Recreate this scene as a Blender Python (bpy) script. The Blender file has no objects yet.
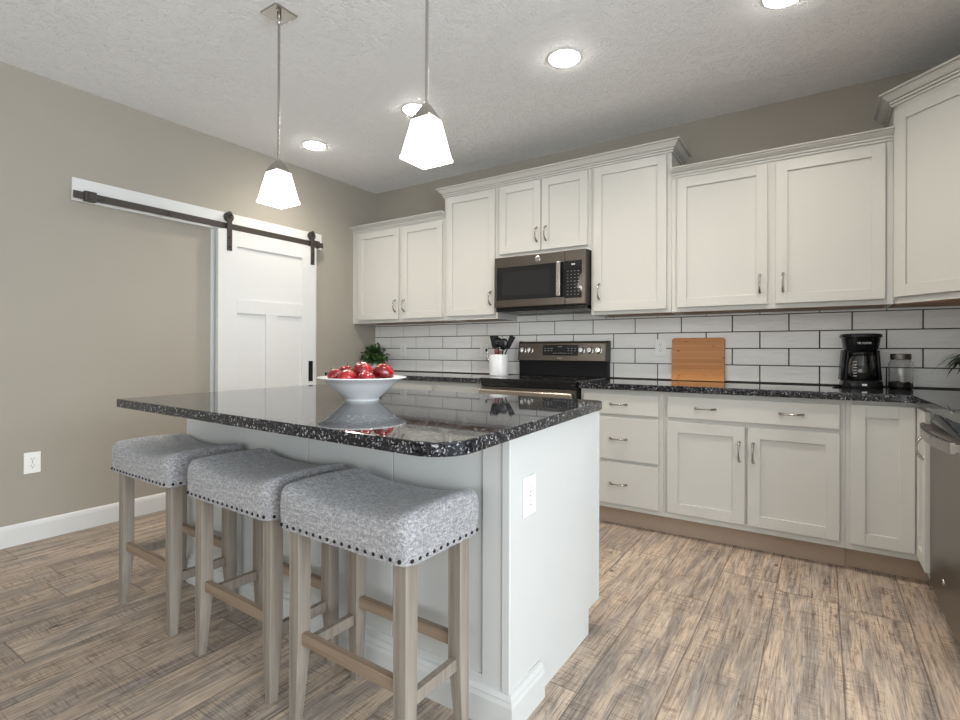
import bpy, bmesh, math, random
from mathutils import Vector, Matrix
from math import sin, cos, pi, radians, sqrt

SC = bpy.context.scene
COL = SC.collection
random.seed(7)
H = 2.735            # ceiling height
XR = 4.834           # right kitchen wall

# ------------------------------------------------------------------ camera
YAW, PITCH, ROLL = -0.585366, 0.000713, 0.003028
cf = Vector((sin(YAW)*cos(PITCH), cos(YAW)*cos(PITCH), sin(PITCH)))
cr = Vector((cos(YAW), -sin(YAW), 0)); cu = cr.cross(cf)
cr, cu = cos(ROLL)*cr + sin(ROLL)*cu, -sin(ROLL)*cr + cos(ROLL)*cu
cam_d = bpy.data.cameras.new('camera'); cam = bpy.data.objects.new('camera', cam_d)
COL.objects.link(cam)
cam.matrix_world = Matrix(((cr.x, cu.x, -cf.x, 3.84697), (cr.y, cu.y, -cf.y, -3.85386),
                           (cr.z, cu.z, -cf.z, 1.12166), (0, 0, 0, 1)))
cam_d.sensor_width = 36; cam_d.sensor_fit = 'HORIZONTAL'
cam_d.lens = 516.751/960*36; cam_d.shift_y = -9.887/960
cam_d.clip_start = 0.02; cam_d.clip_end = 60
SC.camera = cam

# ------------------------------------------------------------------ world, assumed daylight, exposure
SC.view_settings.view_transform = 'Standard'; SC.view_settings.look = 'None'
SC.view_settings.gamma = 1; SC.view_settings.use_curve_mapping = False
SC.view_settings.exposure = 0.2
wd = bpy.data.worlds.new('world'); SC.world = wd; wd.use_nodes = True
wd.node_tree.nodes['Background'].inputs[0].default_value = (0.86, 0.94, 1.0, 1)
wd.node_tree.nodes['Background'].inputs[1].default_value = 1.0

def area(name, loc, rot, sx, sy, power, col):
    l = bpy.data.lights.new(name, 'AREA'); l.shape = 'RECTANGLE'; l.size = sx; l.size_y = sy
    l.energy = power; l.color = col
    o = bpy.data.objects.new(name, l); COL.objects.link(o); o.location = loc; o.rotation_euler = rot
    return o
# assumed daylight: unseen area lights added before wall_front and at the open right side
area('assumed_daylight_rear', (2.6, -6.9, 1.45), (radians(112), 0, 0), 4.0, 2.0, 60, (0.90, 0.96, 1.0))
area('assumed_daylight_right', (6.9, -4.2, 1.4), (radians(108), 0, radians(90)), 3.6, 2.1, 195, (0.86, 0.94, 1.0))

# ------------------------------------------------------------------ node helpers
class NT:
    def __init__(s, name):
        s.m = bpy.data.materials.new(name); s.m.use_nodes = True
        s.t = s.m.node_tree; s.n = s.t.nodes; s.b = s.n['Principled BSDF']
    def new(s, typ, **kw):
        x = s.n.new(typ)
        for k, v in kw.items(): setattr(x, k, v)
        return x
    def put(s, sock, v):
        if v is None: return
        if isinstance(v, bpy.types.NodeSocket): s.t.links.new(v, sock)
        elif isinstance(v, (tuple, list)) and len(v) == 3 and sock.type == 'RGBA': sock.default_value = (*v, 1)
        else: sock.default_value = v
    def math(s, op, a, b=None, c=None):
        x = s.new('ShaderNodeMath', operation=op)
        s.put(x.inputs[0], a); s.put(x.inputs[1], b); s.put(x.inputs[2], c)
        return x.outputs[0]
    def obj(s): return s.new('ShaderNodeTexCoord').outputs['Object']
    def mapping(s, v, scale=(1, 1, 1), loc=(0, 0, 0), rot=(0, 0, 0)):
        x = s.new('ShaderNodeMapping'); s.put(x.inputs[0], v)
        x.inputs[1].default_value = loc; x.inputs[2].default_value = rot; x.inputs[3].default_value = scale
        return x.outputs[0]
    def noise(s, v, scale=5, detail=3, rough=.5, dist=0):
        x = s.new('ShaderNodeTexNoise'); s.put(x.inputs['Vector'], v)
        x.inputs['Scale'].default_value = scale; x.inputs['Detail'].default_value = detail
        x.inputs['Roughness'].default_value = rough; x.inputs['Distortion'].default_value = dist
        return x.outputs['Fac']
    def voro(s, v, scale=5, feature='F1', out='Distance'):
        x = s.new('ShaderNodeTexVoronoi', feature=feature); s.put(x.inputs['Vector'], v)
        x.inputs['Scale'].default_value = scale
        return x.outputs[out]
    def ramp(s, f, stops, interp='LINEAR'):
        x = s.new('ShaderNodeValToRGB'); s.put(x.inputs[0], f); x.color_ramp.interpolation = interp
        e = x.color_ramp.elements
        while len(e) < len(stops): e.new(0.5)
        for i, (p, c) in enumerate(stops):
            e[i].position = p; e[i].color = (*c, 1) if isinstance(c, tuple) else (c, c, c, 1)
        return x.outputs[0]
    def mix(s, f, a, b, blend='MIX'):
        x = s.new('ShaderNodeMix', data_type='RGBA', blend_type=blend)
        s.put(x.inputs[0], f); s.put(x.inputs[6], a); s.put(x.inputs[7], b)
        return x.outputs[2]
    def bump(s, h, strength=.2, dist=.01):
        x = s.new('ShaderNodeBump'); s.put(x.inputs['Height'], h)
        x.inputs['Strength'].default_value = strength; x.inputs['Distance'].default_value = dist
        s.t.links.new(x.outputs[0], s.b.inputs['Normal'])
    def set(s, color=None, rough=None, metal=None, spec=None, **kw):
        s.put(s.b.inputs['Base Color'], color); s.put(s.b.inputs['Roughness'], rough)
        s.put(s.b.inputs['Metallic'], metal); s.put(s.b.inputs['Specular IOR Level'], spec)
        for k, v in kw.items(): s.put(s.b.inputs[k.replace('_', ' ')], v)
        return s.m

def lin(r, g, b):
    f = lambda c: (c/255/12.92) if c/255 <= .04045 else ((c/255+.055)/1.055)**2.4
    return (f(r), f(g), f(b))

def paint(name, col, rough=.5, var=.03, bump=.03, bscale=120):
    n = NT(name); v = n.obj()
    f = n.noise(v, 3, 3)
    c = n.mix(f, tuple(x*(1-var) for x in col), tuple(min(1, x*(1+var)) for x in col))
    n.bump(n.noise(v, bscale, 2), bump, .002)
    return n.set(c, rough)

M = {}
M['wall'] = paint('wall_paint', lin(160, 154, 143), .75, .02, .12, 160)
M['cab'] = paint('cabinet_paint', lin(200, 199, 193), .38, .015, .02, 90)
M['island'] = paint('island_paint', lin(206, 207, 205), .38, .015, .02, 90)
M['white'] = paint('white_trim_paint', lin(214, 215, 214), .4, .01, .02, 80)
M['plate'] = paint('white_plastic', lin(240, 240, 238), .3, .01, .0)
M['toe'] = paint('toe_kick_board', lin(170, 150, 132), .6, .06, .02)
M['dark'] = paint('dark_gap', (0.012, 0.012, 0.012), .6, .0, .0)
M['black'] = paint('black_plastic', (0.006, 0.006, 0.007), .22, .05, .0); M['black'].node_tree.nodes['Principled BSDF'].inputs['Specular IOR Level'].default_value = .3
M['blackmatte'] = paint('matte_black_nylon', (0.008, 0.008, 0.009), .5, .1, .0); M['blackmatte'].node_tree.nodes['Principled BSDF'].inputs['Specular IOR Level'].default_value = .2
M['iron'] = paint('bronze_black_iron', lin(58, 52, 48), .45, .1, .05, 60)
M['ceramic'] = paint('white_ceramic', lin(238, 240, 241), .12, .01, .0)

def m_ceiling():
    n = NT('textured_ceiling'); v = n.obj()
    a = n.noise(v, 9, 3, .6, 2.5)
    s1 = n.new('ShaderNodeTexWave', wave_type='BANDS'); n.put(s1.inputs['Vector'], v)
    s1.inputs['Scale'].default_value = 14; s1.inputs['Distortion'].default_value = 22
    s1.inputs['Detail'].default_value = 3; s1.inputs['Detail Scale'].default_value = 1.6
    h = n.math('MULTIPLY', n.ramp(s1.outputs['Fac'], [(.35, 0.0), (1.0, 1.0)]), n.ramp(a, [(.42, 0.0), (.6, 1.0)]))
    h2 = n.math('ADD', h, n.math('MULTIPLY', n.noise(v, 70, 3), .5))
    n.bump(h2, .58, -.010)
    return n.set(lin(246, 247, 248), .8)
M['ceiling'] = m_ceiling()

def m_floor():
    n = NT('weathered_plank_floor'); v = n.obj()
    sep = n.new('ShaderNodeSeparateXYZ'); n.put(sep.inputs[0], v); X, Y = sep.outputs[0], sep.outputs[1]
    W, L = .243, 1.30
    xs = n.math('DIVIDE', n.math('SUBTRACT', X, 3.18-10*W), W); row = n.math('FLOOR', xs); fx = n.math('FRACT', xs)
    wn = n.new('ShaderNodeTexWhiteNoise', noise_dimensions='1D'); n.put(wn.inputs['W'], row)
    ys = n.math('ADD', n.math('DIVIDE', Y, L), n.math('MULTIPLY', wn.outputs['Value'], 7.31))
    idx = n.math('FLOOR', ys); fy = n.math('FRACT', ys)
    cmb = n.new('ShaderNodeCombineXYZ'); n.put(cmb.inputs[0], row); n.put(cmb.inputs[1], idx)
    wn2 = n.new('ShaderNodeTexWhiteNoise', noise_dimensions='3D'); n.put(wn2.inputs['Vector'], cmb.outputs[0])
    rnd = wn2.outputs['Value']; rc = wn2.outputs['Color']
    # per plank shifted coordinates
    off = n.new('ShaderNodeVectorMath', operation='MULTIPLY_ADD'); n.put(off.inputs[0], rc)
    off.inputs[1].default_value = (13, 17, 11); n.put(off.inputs[2], v); pv = off.outputs[0]
    g1 = n.noise(n.mapping(pv, (7, 1.1, 1)), 1.6, 5, .6, 1.2)       # broad tone patches along the plank
    g2 = n.noise(n.mapping(pv, (110, 3.2, 1)), 1.6, 6, .75, .6)     # fine grain
    g3 = n.noise(n.mapping(pv, (34, 1.8, 1)), 1.5, 5, .7, 1.4)      # darker streaks
    saw = n.noise(n.mapping(pv, (9, 170, 1)), 1.0, 4, .7, .35)      # saw marks across
    sm = n.ramp(n.noise(n.mapping(pv, (7, 2.4, 1)), 1.5, 4, .6), [(.44, 0.0), (.56, 1.0)])
    kn = n.noise(n.mapping(pv, (7, 2.6, 1)), 2.0, 5, .7, 2.0)
    knot = n.ramp(kn, [(.58, 0.0), (.68, 1.0)])
    vk = n.ramp(n.voro(n.mapping(pv, (4.2, 2.2, 1)), 1.7), [(.03, 1.0), (.10, 0.0)])
    warm = n.ramp(rnd, [(0, lin(206, 184, 162)), (.35, lin(190, 169, 150)), (.7, lin(216, 194, 171)), (1, lin(182, 162, 145))])
    grey = n.ramp(rnd, [(0, lin(150, 139, 130)), (.5, lin(164, 153, 144)), (1, lin(142, 131, 122))])
    c = n.mix(n.ramp(g1, [(.38, 0.0), (.62, 1.0)]), grey, warm)
    c = n.mix(n.math('MULTIPLY', n.ramp(g3, [(.50, 0.0), (.66, 1.0)]), .60), c, lin(108, 90, 78))
    c = n.mix(n.math('MULTIPLY', n.ramp(g3, [(.30, 1.0), (.44, 0.0)]), .45), c, lin(228, 218, 206))
    c = n.mix(n.math('MULTIPLY', n.ramp(g2, [(.51, 0.0), (.62, 1.0)]), .68), c, lin(76, 63, 55))
    sw = n.math('MULTIPLY', n.math('MULTIPLY', n.ramp(saw, [(.50, 0.0), (.60, 1.0)]), sm), .55)
    c = n.mix(sw, c, lin(84, 70, 62))
    c = n.mix(n.math('MULTIPLY', knot, .5), c, lin(84, 68, 58))
    c = n.mix(n.math('MULTIPLY', vk, .85), c, lin(52, 42, 36))
    # seams
    dx = n.math('MULTIPLY', n.math('MINIMUM', fx, n.math('SUBTRACT', 1.0, fx)), W)
    dy = n.math('MULTIPLY', n.math('MINIMUM', fy, n.math('SUBTRACT', 1.0, fy)), L)
    d = n.math('MINIMUM', dx, dy)
    seam = n.ramp(d, [(0.0009, 1.0), (0.0022, 0.0)])
    c = n.mix(n.math('MULTIPLY', seam, .75), c, lin(70, 58, 50))
    hgt = n.math('SUBTRACT', n.math('MULTIPLY', n.math('ADD', g2, n.math('MULTIPLY', saw, sm)), .3), n.math('ADD', n.math('MULTIPLY', seam, 1.0), n.math('MULTIPLY', knot, .2)))
    n.bump(hgt, .35, .003)
    return n.set(c, n.ramp(g2, [(0, .38), (1, .58)]), spec=.45)
M['floor'] = m_floor()

def m_granite(name='granite'):
    n = NT(name); v = n.obj()
    d1 = n.voro(v, 165, out='Color'); d2 = n.voro(v, 330, out='Color')
    s = n.new('ShaderNodeSeparateColor'); n.put(s.inputs[0], d1)
    s2 = n.new('ShaderNodeSeparateColor'); n.put(s2.inputs[0], d2)
    big = n.noise(v, 28, 4, .6, .6)
    f = n.math('ADD', n.math('MULTIPLY', s.outputs[0], .62), n.math('MULTIPLY', big, .5))
    c = n.ramp(f, [(0.0, lin(12, 12, 14)), (.34, lin(22, 22, 26)), (.42, lin(54, 56, 62)), (.48, lin(22, 22, 26)), (.58, lin(88, 90, 98)), (.63, lin(32, 32, 36)), (.715, lin(158, 159, 162)), (.76, lin(40, 38, 40))], 'CONSTANT')
    c = n.mix(n.ramp(s2.outputs[1], [(.80, 0.0), (.82, .9)], 'CONSTANT'), c, lin(10, 10, 12))
    return n.set(c, .035, spec=.5)
M['granite'] = m_granite()

def m_tile():
    n = NT('glossy_white_tile'); v = n.obj()
    g = n.new('ShaderNodeObjectInfo')
    h = n.noise(n.mapping(v, (5, 5, 26)), 1.6, 4, .6, .9)
    h2 = n.noise(v, 9, 2, .5, .4)
    n.bump(n.math('ADD', n.math('MULTIPLY', h, .9), h2), .5, .008)
    c = n.mix(n.noise(n.mapping(v, (3, 3, 14)), 2, 3), lin(232, 231, 228), lin(244, 243, 240))
    return n.set(c, .14, spec=.6)
M['tile'] = m_tile()
M['grout'] = paint('dark_grout', lin(64, 60, 58), .8, .05, .1)

def m_wood(name, ca, cb, axis='z', rough=.55, fine=70, broad=6, ring=.0):
    n = NT(name); v = n.obj()
    sc = {'x': (1, fine, fine), 'y': (fine, 1, fine), 'z': (fine, fine, 2.5)}[axis]
    bc = {'x': (.8, broad, broad), 'y': (broad, .8, broad), 'z': (broad, broad, .8)}[axis]
    a = n.noise(n.mapping(v, sc), 1, 4, .6, .4); b = n.noise(n.mapping(v, bc), 2, 3, .55, .8)
    f = n.math('ADD', n.math('MULTIPLY', a, .55), n.math('MULTIPLY', b, .45))
    n.bump(a, .08, .002)
    return n.set(n.ramp(f, [(.30, ca), (.70, cb)]), rough)
M['stoolwood'] = m_wood('weathered_stool_wood', lin(110, 100, 90), lin(166, 156, 144))
M['stoolrail'] = m_wood('weathered_stool_rail_wood', lin(124, 104, 86), lin(168, 148, 128), 'x')
M['underwood'] = m_wood('brown_wood_underside', lin(168, 122, 92), lin(200, 152, 118), 'x')

def m_bamboo():
    n = NT('bamboo_board'); v = n.obj()
    sep = n.new('ShaderNodeSeparateXYZ'); n.put(sep.inputs[0], v)
    zs = n.math('DIVIDE', sep.outputs[2], .021); row = n.math('FLOOR', zs); fz = n.math('FRACT', zs)
    wn = n.new('ShaderNodeTexWhiteNoise', noise_dimensions='1D'); n.put(wn.inputs['W'], row)
    c = n.ramp(wn.outputs['Value'], [(0, lin(206, 138, 76)), (.5, lin(222, 158, 94)), (1, lin(198, 130, 70))])
    c = n.mix(n.math('MULTIPLY', n.noise(n.mapping(v, (3, 1, 160)), 1.5, 3), .35), c, lin(150, 88, 40))
    kn = n.ramp(n.voro(n.mapping(v, (1, .2, 1.9)), 13), [(.09, 1.0), (.2, 0.0)])
    c = n.mix(n.math('MULTIPLY', kn, .75), c, lin(126, 70, 30))
    line = n.ramp(fz, [(.04, .5), (.1, 0.0)])
    return n.set(n.mix(line, c, lin(130, 78, 38)), .45)
M['bamboo'] = m_bamboo()

def m_fabric():
    n = NT('heathered_grey_linen'); v = n.obj()
    a = n.noise(n.mapping(v, (260, 40, 260)), 1, 3, .6); b = n.noise(n.mapping(v, (40, 260, 200)), 1, 3, .6); c0 = n.noise(v, 130, 4, .7)
    f = n.math('ADD', n.math('MULTIPLY', n.math('ADD', a, b), .3), n.math('MULTIPLY', c0, .4))
    c = n.ramp(f, [(.36, lin(104, 104, 107)), (.50, lin(152, 151, 153)), (.64, lin(200, 198, 196))])
    n.bump(f, .45, .003)
    m = n.set(c, .95, spec=.15, Sheen_Weight=.25)
    return m
M['fabric'] = m_fabric()

def m_metal(name, col, rough, axis=None, amt=.1):
    n = NT(name); v = n.obj()
    if axis:
        sc = {'x': (2, 300, 300), 'z': (300, 300, 2), 'y': (300, 2, 300)}[axis]
        f = n.noise(n.mapping(v, sc), 1, 2)
    else: f = n.noise(v, 30, 2)
    c = n.mix(f, tuple(x*(1-amt) for x in col), tuple(min(1, x*(1+amt)) for x in col))
    return n.set(c, n.math('ADD', rough-.04, n.math('MULTIPLY', f, .08)), 1.0)
M['nickel'] = m_metal('brushed_nickel', lin(176, 172, 166), .22)
M['chrome'] = m_metal('bright_chrome', (.82, .82, .82), .08)
M['slate'] = m_metal('slate_steel', lin(113, 106, 100), .34, 'x')
M['slate2'] = m_metal('stainless_steel_front', lin(122, 114, 106), .32, 'z')
M['handle'] = m_metal('steel_handle', lin(190, 180, 168), .25)
M['steelbar'] = m_metal('stainless_bar', lin(160, 156, 152), .26)
M['nail'] = m_metal('dark_bronze_nail', lin(52, 48, 50), .3)
M['zinc'] = m_metal('dull_zinc_lid', lin(120, 116, 110), .45)

def m_gloss(name, col, rough=.05):
    n = NT(name); v = n.obj()
    c = n.mix(n.noise(v, 6, 2), col, tuple(x*1.15 for x in col))
    return n.set(c, rough, spec=.6)
M['glassblack'] = m_gloss('black_glass', (.008, .008, .009), .04)
M['window'] = m_gloss('dark_oven_window', (.014, .014, .015), .06)

def m_emit(name, col, s):
    n = NT(name); v = n.obj()
    f = n.noise(v, 8, 1)
    return n.set((.9, .9, .88), .4, Emission_Color=n.mix(f, col, tuple(min(1, c*1.02) for c in col)), Emission_Strength=s)
M['shade'] = m_emit('frosted_glass_lit', (1.0, .955, .88), 3.2)
M['lens'] = m_emit('downlight_lens', (1.0, .95, .88), 45)

def m_glass(name, tint=(1, 1, 1)):
    n = NT(name); v = n.obj()
    c = n.mix(n.noise(v, 3, 1), tint, tint)
    n.bump(n.noise(v, 20, 2), .05, .002)
    return n.set(c, .02, Transmission_Weight=1.0, IOR=1.45)
M['glass'] = m_glass('clear_glass')

def m_apple():
    n = NT('red_apple_skin'); v = n.obj()
    oi = n.new('ShaderNodeObjectInfo')
    vv = n.new('ShaderNodeVectorMath', operation='ADD'); n.put(vv.inputs[0], v)
    cm = n.new('ShaderNodeCombineXYZ'); n.put(cm.inputs[0], n.math('MULTIPLY', oi.outputs['Random'], 9.0)); n.put(vv.inputs[1], cm.outputs[0])
    a = n.noise(vv.outputs[0], 14, 3, .5, .3); b = n.noise(n.mapping(v, (60, 60, 9)), 1.5, 3)
    f = n.math('ADD', n.math('MULTIPLY', a, .75), n.math('MULTIPLY', b, .3))
    c = n.ramp(f, [(.40, lin(84, 3, 12)), (.56, lin(138, 8, 26)), (.67, lin(178, 32, 36)), (.76, lin(222, 140, 92))])
    return n.set(c, .16, spec=.6, Coat_Weight=.3)
M['apple'] = m_apple()
M['stem'] = paint('brown_stem', lin(80, 58, 36), .7)

def m_leaf(name, a, b):
    n = NT(name); v = n.obj()
    return n.set(n.mix(n.noise(v, 40, 2), a, b), .4)
M['leaf'] = m_leaf('dark_green_leaf', lin(24, 52, 24), lin(74, 108, 56))
M['leafdark'] = m_leaf('very_dark_green_leaf', lin(18, 34, 20), lin(46, 62, 38))
M['soil'] = paint('potting_soil', lin(48, 36, 28), .9, .3, .3)
M['coffee'] = paint('dark_coffee_beans', lin(34, 26, 22), .5, .4, .4, 200)
M['pink'] = paint('dusty_red_silicone', lin(112, 40, 52), .5)
M['woodspoon'] = m_wood('pale_spoon_wood', lin(150, 120, 90), lin(190, 160, 126))
M['mark'] = paint('white_print', lin(225, 225, 225), .5)
M['greyprint'] = paint('grey_print', lin(170, 170, 170), .5)
M['dustcover'] = paint('black_dust_cover', (0.01, 0.01, 0.01), .9)

# ------------------------------------------------------------------ mesh helpers
def box(bm, x0, x1, y0, y1, z0, z1, bev=0, mat=None, seg=2):
    xs = sorted((x0, x1)); ys = sorted((y0, y1)); zs = sorted((z0, z1))
    t = bmesh.new() if bev else bm
    vs = [t.verts.new((x, y, z)) for x in xs for y in ys for z in zs]
    for f in ((0, 1, 3, 2), (4, 6, 7, 5), (0, 4, 5, 1), (2, 3, 7, 6), (0, 2, 6, 4), (1, 5, 7, 3)):
        t.faces.new([vs[i] for i in f])
    if bev:
        bmesh.ops.bevel(t, geom=t.edges[:], offset=bev, segments=seg, affect='EDGES', profile=.5)
    if mat is not None: bmesh.ops.transform(t, matrix=mat, verts=t.verts if bev else vs)
    if bev: merge(bm, t)
def merge(bm, t, mat=None):
    if mat is not None: bmesh.ops.transform(t, matrix=mat, verts=t.verts)
    me = bpy.data.meshes.new('tmp'); t.to_mesh(me); t.free(); bm.from_mesh(me); bpy.data.meshes.remove(me)
def lathe(bm, prof, seg=32, center=(0, 0, 0), cap=True, mat=None):
    t = bmesh.new(); rings = []
    for r, z in prof:
        if r < 1e-6: rings.append([t.verts.new((0, 0, z))])
        else: rings.append([t.verts.new((r*cos(2*pi*i/seg), r*sin(2*pi*i/seg), z)) for i in range(seg)])
    for a, b in zip(rings, rings[1:]):
        if len(a) == 1 and len(b) == 1: continue
        if len(a) == 1:
            for i in range(seg): t.faces.new((a[0], b[(i+1) % seg], b[i]))
        elif len(b) == 1:
            for i in range(seg): t.faces.new((a[i], a[(i+1) % seg], b[0]))
        else:
            for i in range(seg): t.faces.new((a[i], a[(i+1) % seg], b[(i+1) % seg], b[i]))
    if cap:
        for r, fl in ((rings[0], True), (rings[-1], False)):
            if len(r) > 1: t.faces.new(r[::-1] if fl else r)
    bmesh.ops.recalc_face_normals(t, faces=t.faces)
    mt = Matrix.Translation(center)
    merge(bm, t, mt if mat is None else mt @ mat)
def tube(bm, pts, r, seg=10, rr=None):
    t = bmesh.new(); pts = [Vector(p) for p in pts]; rings = []; nrm = None
    for i, p in enumerate(pts):
        d = (pts[min(i+1, len(pts)-1)] - pts[max(i-1, 0)]).normalized()
        if nrm is None:
            nrm = d.orthogonal().normalized()
        else:
            nrm = (nrm - d*nrm.dot(d)).normalized()
        bn = d.cross(nrm); q = rr[i] if rr else r
        rings.append([t.verts.new(p + (nrm*cos(2*pi*k/seg) + bn*sin(2*pi*k/seg))*q) for k in range(seg)])
    for a, b in zip(rings, rings[1:]):
        for k in range(seg): t.faces.new((a[k], a[(k+1) % seg], b[(k+1) % seg], b[k]))
    t.faces.new(rings[0][::-1]); t.faces.new(rings[-1])
    bmesh.ops.recalc_face_normals(t, faces=t.faces)
    merge(bm, t)
def prism(bm, poly, z0, z1, bev=0, mat=None, seg=2):
    t = bmesh.new()
    a = [t.verts.new((x, y, z0)) for x, y in poly]; b = [t.verts.new((x, y, z1)) for x, y in poly]
    t.faces.new(a[::-1]); t.faces.new(b); n = len(poly)
    for i in range(n): t.faces.new((a[i], a[(i+1) % n], b[(i+1) % n], b[i]))
    bmesh.ops.recalc_face_normals(t, faces=t.faces)
    if bev:
        hz = [e for e in t.edges if abs(e.verts[0].co.z - e.verts[1].co.z) < 1e-6]
        bmesh.ops.bevel(t, geom=hz, offset=bev, segments=seg, affect='EDGES', profile=.5)
    merge(bm, t, mat)
def sweep(bm, prof, path):
    """prof: (out, z) pairs, path: xy points; 'out' is to the right of travel."""
    t = bmesh.new(); P = [Vector(p) for p in path]; rings = []
    for i, p in enumerate(P):
        ns = []
        if i > 0: d = (P[i]-P[i-1]).normalized(); ns.append(Vector((d.y, -d.x)))
        if i < len(P)-1: d = (P[i+1]-P[i]).normalized(); ns.append(Vector((d.y, -d.x)))
        if len(ns) == 2:
            m = (ns[0]+ns[1]).normalized(); m = m/m.dot(ns[0])
        else: m = ns[0]
        rings.append([t.verts.new((p.x+m.x*o, p.y+m.y*o, z)) for o, z in prof])
    k = len(prof)
    for a, b in zip(rings, rings[1:]):
        for j in range(k): t.faces.new((a[j], a[(j+1) % k], b[(j+1) % k], b[j]))
    t.faces.new(rings[0]); t.faces.new(rings[-1][::-1])
    bmesh.ops.recalc_face_normals(t, faces=t.faces)
    merge(bm, t)
def obj(name, bm, mat, parent=None, smooth=False, loc=None, autosmooth=None):
    me = bpy.data.meshes.new(name); bm.to_mesh(me); bm.free(); me.materials.append(mat)
    o = bpy.data.objects.new(name, me); COL.objects.link(o)
    if smooth:
        for p in me.polygons: p.use_smooth = True
        if autosmooth is not None:
            me.set_sharp_from_angle(angle=radians(autosmooth))
    if parent is not None: o.parent = parent
    if loc is not None: o.location = loc
    return o
def nb(): return bmesh.new()
def struct(name, bm, mat, parent=None):
    o = obj(name, bm, mat, parent)
    if parent is None: o['kind'] = 'structure'
    return o
def tag(o, label, cat, group=None):
    o['label'] = label; o['category'] = cat
    if group: o['group'] = group
    return o
def thing(name, label, cat, loc=(0, 0, 0), rz=0, group=None):
    o = bpy.data.objects.new(name, None); COL.objects.link(o); o.location = loc; o.rotation_euler = (0, 0, rz)
    o.empty_display_size = .05
    return tag(o, label, cat, group)
def bxo(name, mat, parent, x0, x1, y0, y1, z0, z1, bev=.0, loc=None):
    bm = nb(); box(bm, x0, x1, y0, y1, z0, z1, bev); return obj(name, bm, mat, parent, loc=loc)
def copy_tree(o, parent=None):
    c = o.copy(); COL.objects.link(c)
    if parent is not None: c.parent = parent
    for ch in list(o.children): copy_tree(ch, c)
    return c

# ------------------------------------------------------------------ room shell
XB, YB = 7.0, -7.0
bm = nb(); box(bm, -.1, XB, YB, .1, -.1, 0); struct('floor', bm, M['floor'])
bm = nb(); box(bm, -.1, XB, YB, .1, H, H+.1); struct('ceiling', bm, M['ceiling'])
bm = nb(); box(bm, -.1, 0, YB, .1, 0, H); struct('wall_left', bm, M['wall'])
bm = nb(); box(bm, 0, XR+.1, 0, .1, 0, H); struct('wall_back', bm, M['wall'])
bm = nb(); box(bm, -.1, XB, YB-.1, YB, 0, H); struct('wall_front', bm, M['wall'])
bm = nb(); box(bm, XR, XR+.1, -2.2, 0, 0, H); struct('wall_right', bm, M['wall'])
# baseboard on the left wall
BP = [(0, 0), (.014, 0), (.014, .095), (.010, .112), (.004, .120), (0, .120)]
bm = nb(); sweep(bm, BP, [(0, -1.735), (0, YB)][::-1] and [(0.0001, YB), (0.0001, -1.740)]); struct('baseboard_left', bm, M['white'])
bm = nb(); sweep(bm, BP, [(0.0001, -.73), (0.0001, -.62)]); struct('baseboard_back', bm, M['white'])
# casing of the opening behind the sliding door and the header board carrying the rail
bm = nb(); box(bm, 0, .018, -1.735, -1.64, 0, 2.034, .002); struct('trim_1', bm, M['white'])
bm = nb(); box(bm, 0, .018, -.85, -.765, 0, 2.034, .002); struct('trim_2', bm, M['white'])
bm = nb(); box(bm, 0, .024, -2.601, -.714, 2.035, 2.176, .002); struct('trim_3', bm, M['white'])

# ------------------------------------------------------------------ backsplash of real tiles
W, RH, X0, ZAB = .32793, .11108, .0606, 1.2518
sp = thing('tile_backsplash', 'glossy white long subway tiles with dark grout covering the wall between counter and upper cabinets', 'backsplash', (0, 0, 0))
bm = nb(); box(bm, 0.001, XR-.001, -.006, -.0005, .9155, 1.377); box(bm, 1.66, 2.46, -.006, -.0005, 1.377, 1.415); box(bm, 1.745, 2.50, -.006, -.0005, .86, .9155)
obj('grout', bm, M['grout'], sp)
bm = nb(); G = .0044
for r in range(-2, 5):
    zt = ZAB + RH - r*RH; zb_ = zt - RH
    zt2 = zt
    off = X0 - 0.5*W*(0 if r % 2 == 0 else 1)
    k = -2
    while off + k*W < XR:
        xa, xb = max(off+k*W, .001), min(off+(k+1)*W, XR-.001); k += 1
        if xb - xa < .02: continue
        za, zb2 = max(zb_, .9155), min(zt2, 1.377)
        if r == -1:
            for sa, sb, zz in ((0, 1.672, 1.377), (1.673, 2.459, 1.415), (2.46, XR, 1.377)):
                qa, qb = max(xa, sa), min(xb, sb)
                if qb-qa > .02: box(bm, qa+G/2, qb-G/2, -.0127, -.0043, za+G/2, zz, .0012)
            continue
        if zb2 - za < .009: continue
        tilt = Matrix.Translation(((xa+xb)/2, -.0085, (za+zb2)/2)) @ Matrix.Rotation(random.uniform(-.006, .006), 4, 'X') @ Matrix.Rotation(random.uniform(-.0015, .0015), 4, 'Z')
        w2, h2 = (xb-xa)/2-G/2-.0012, (zb2-za)/2-G/2-.0008
        box(bm, -w2, w2, -.0042, .0042, -h2, h2, .0016, tilt)
obj('tiles', bm, M['tile'], sp)

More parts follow.
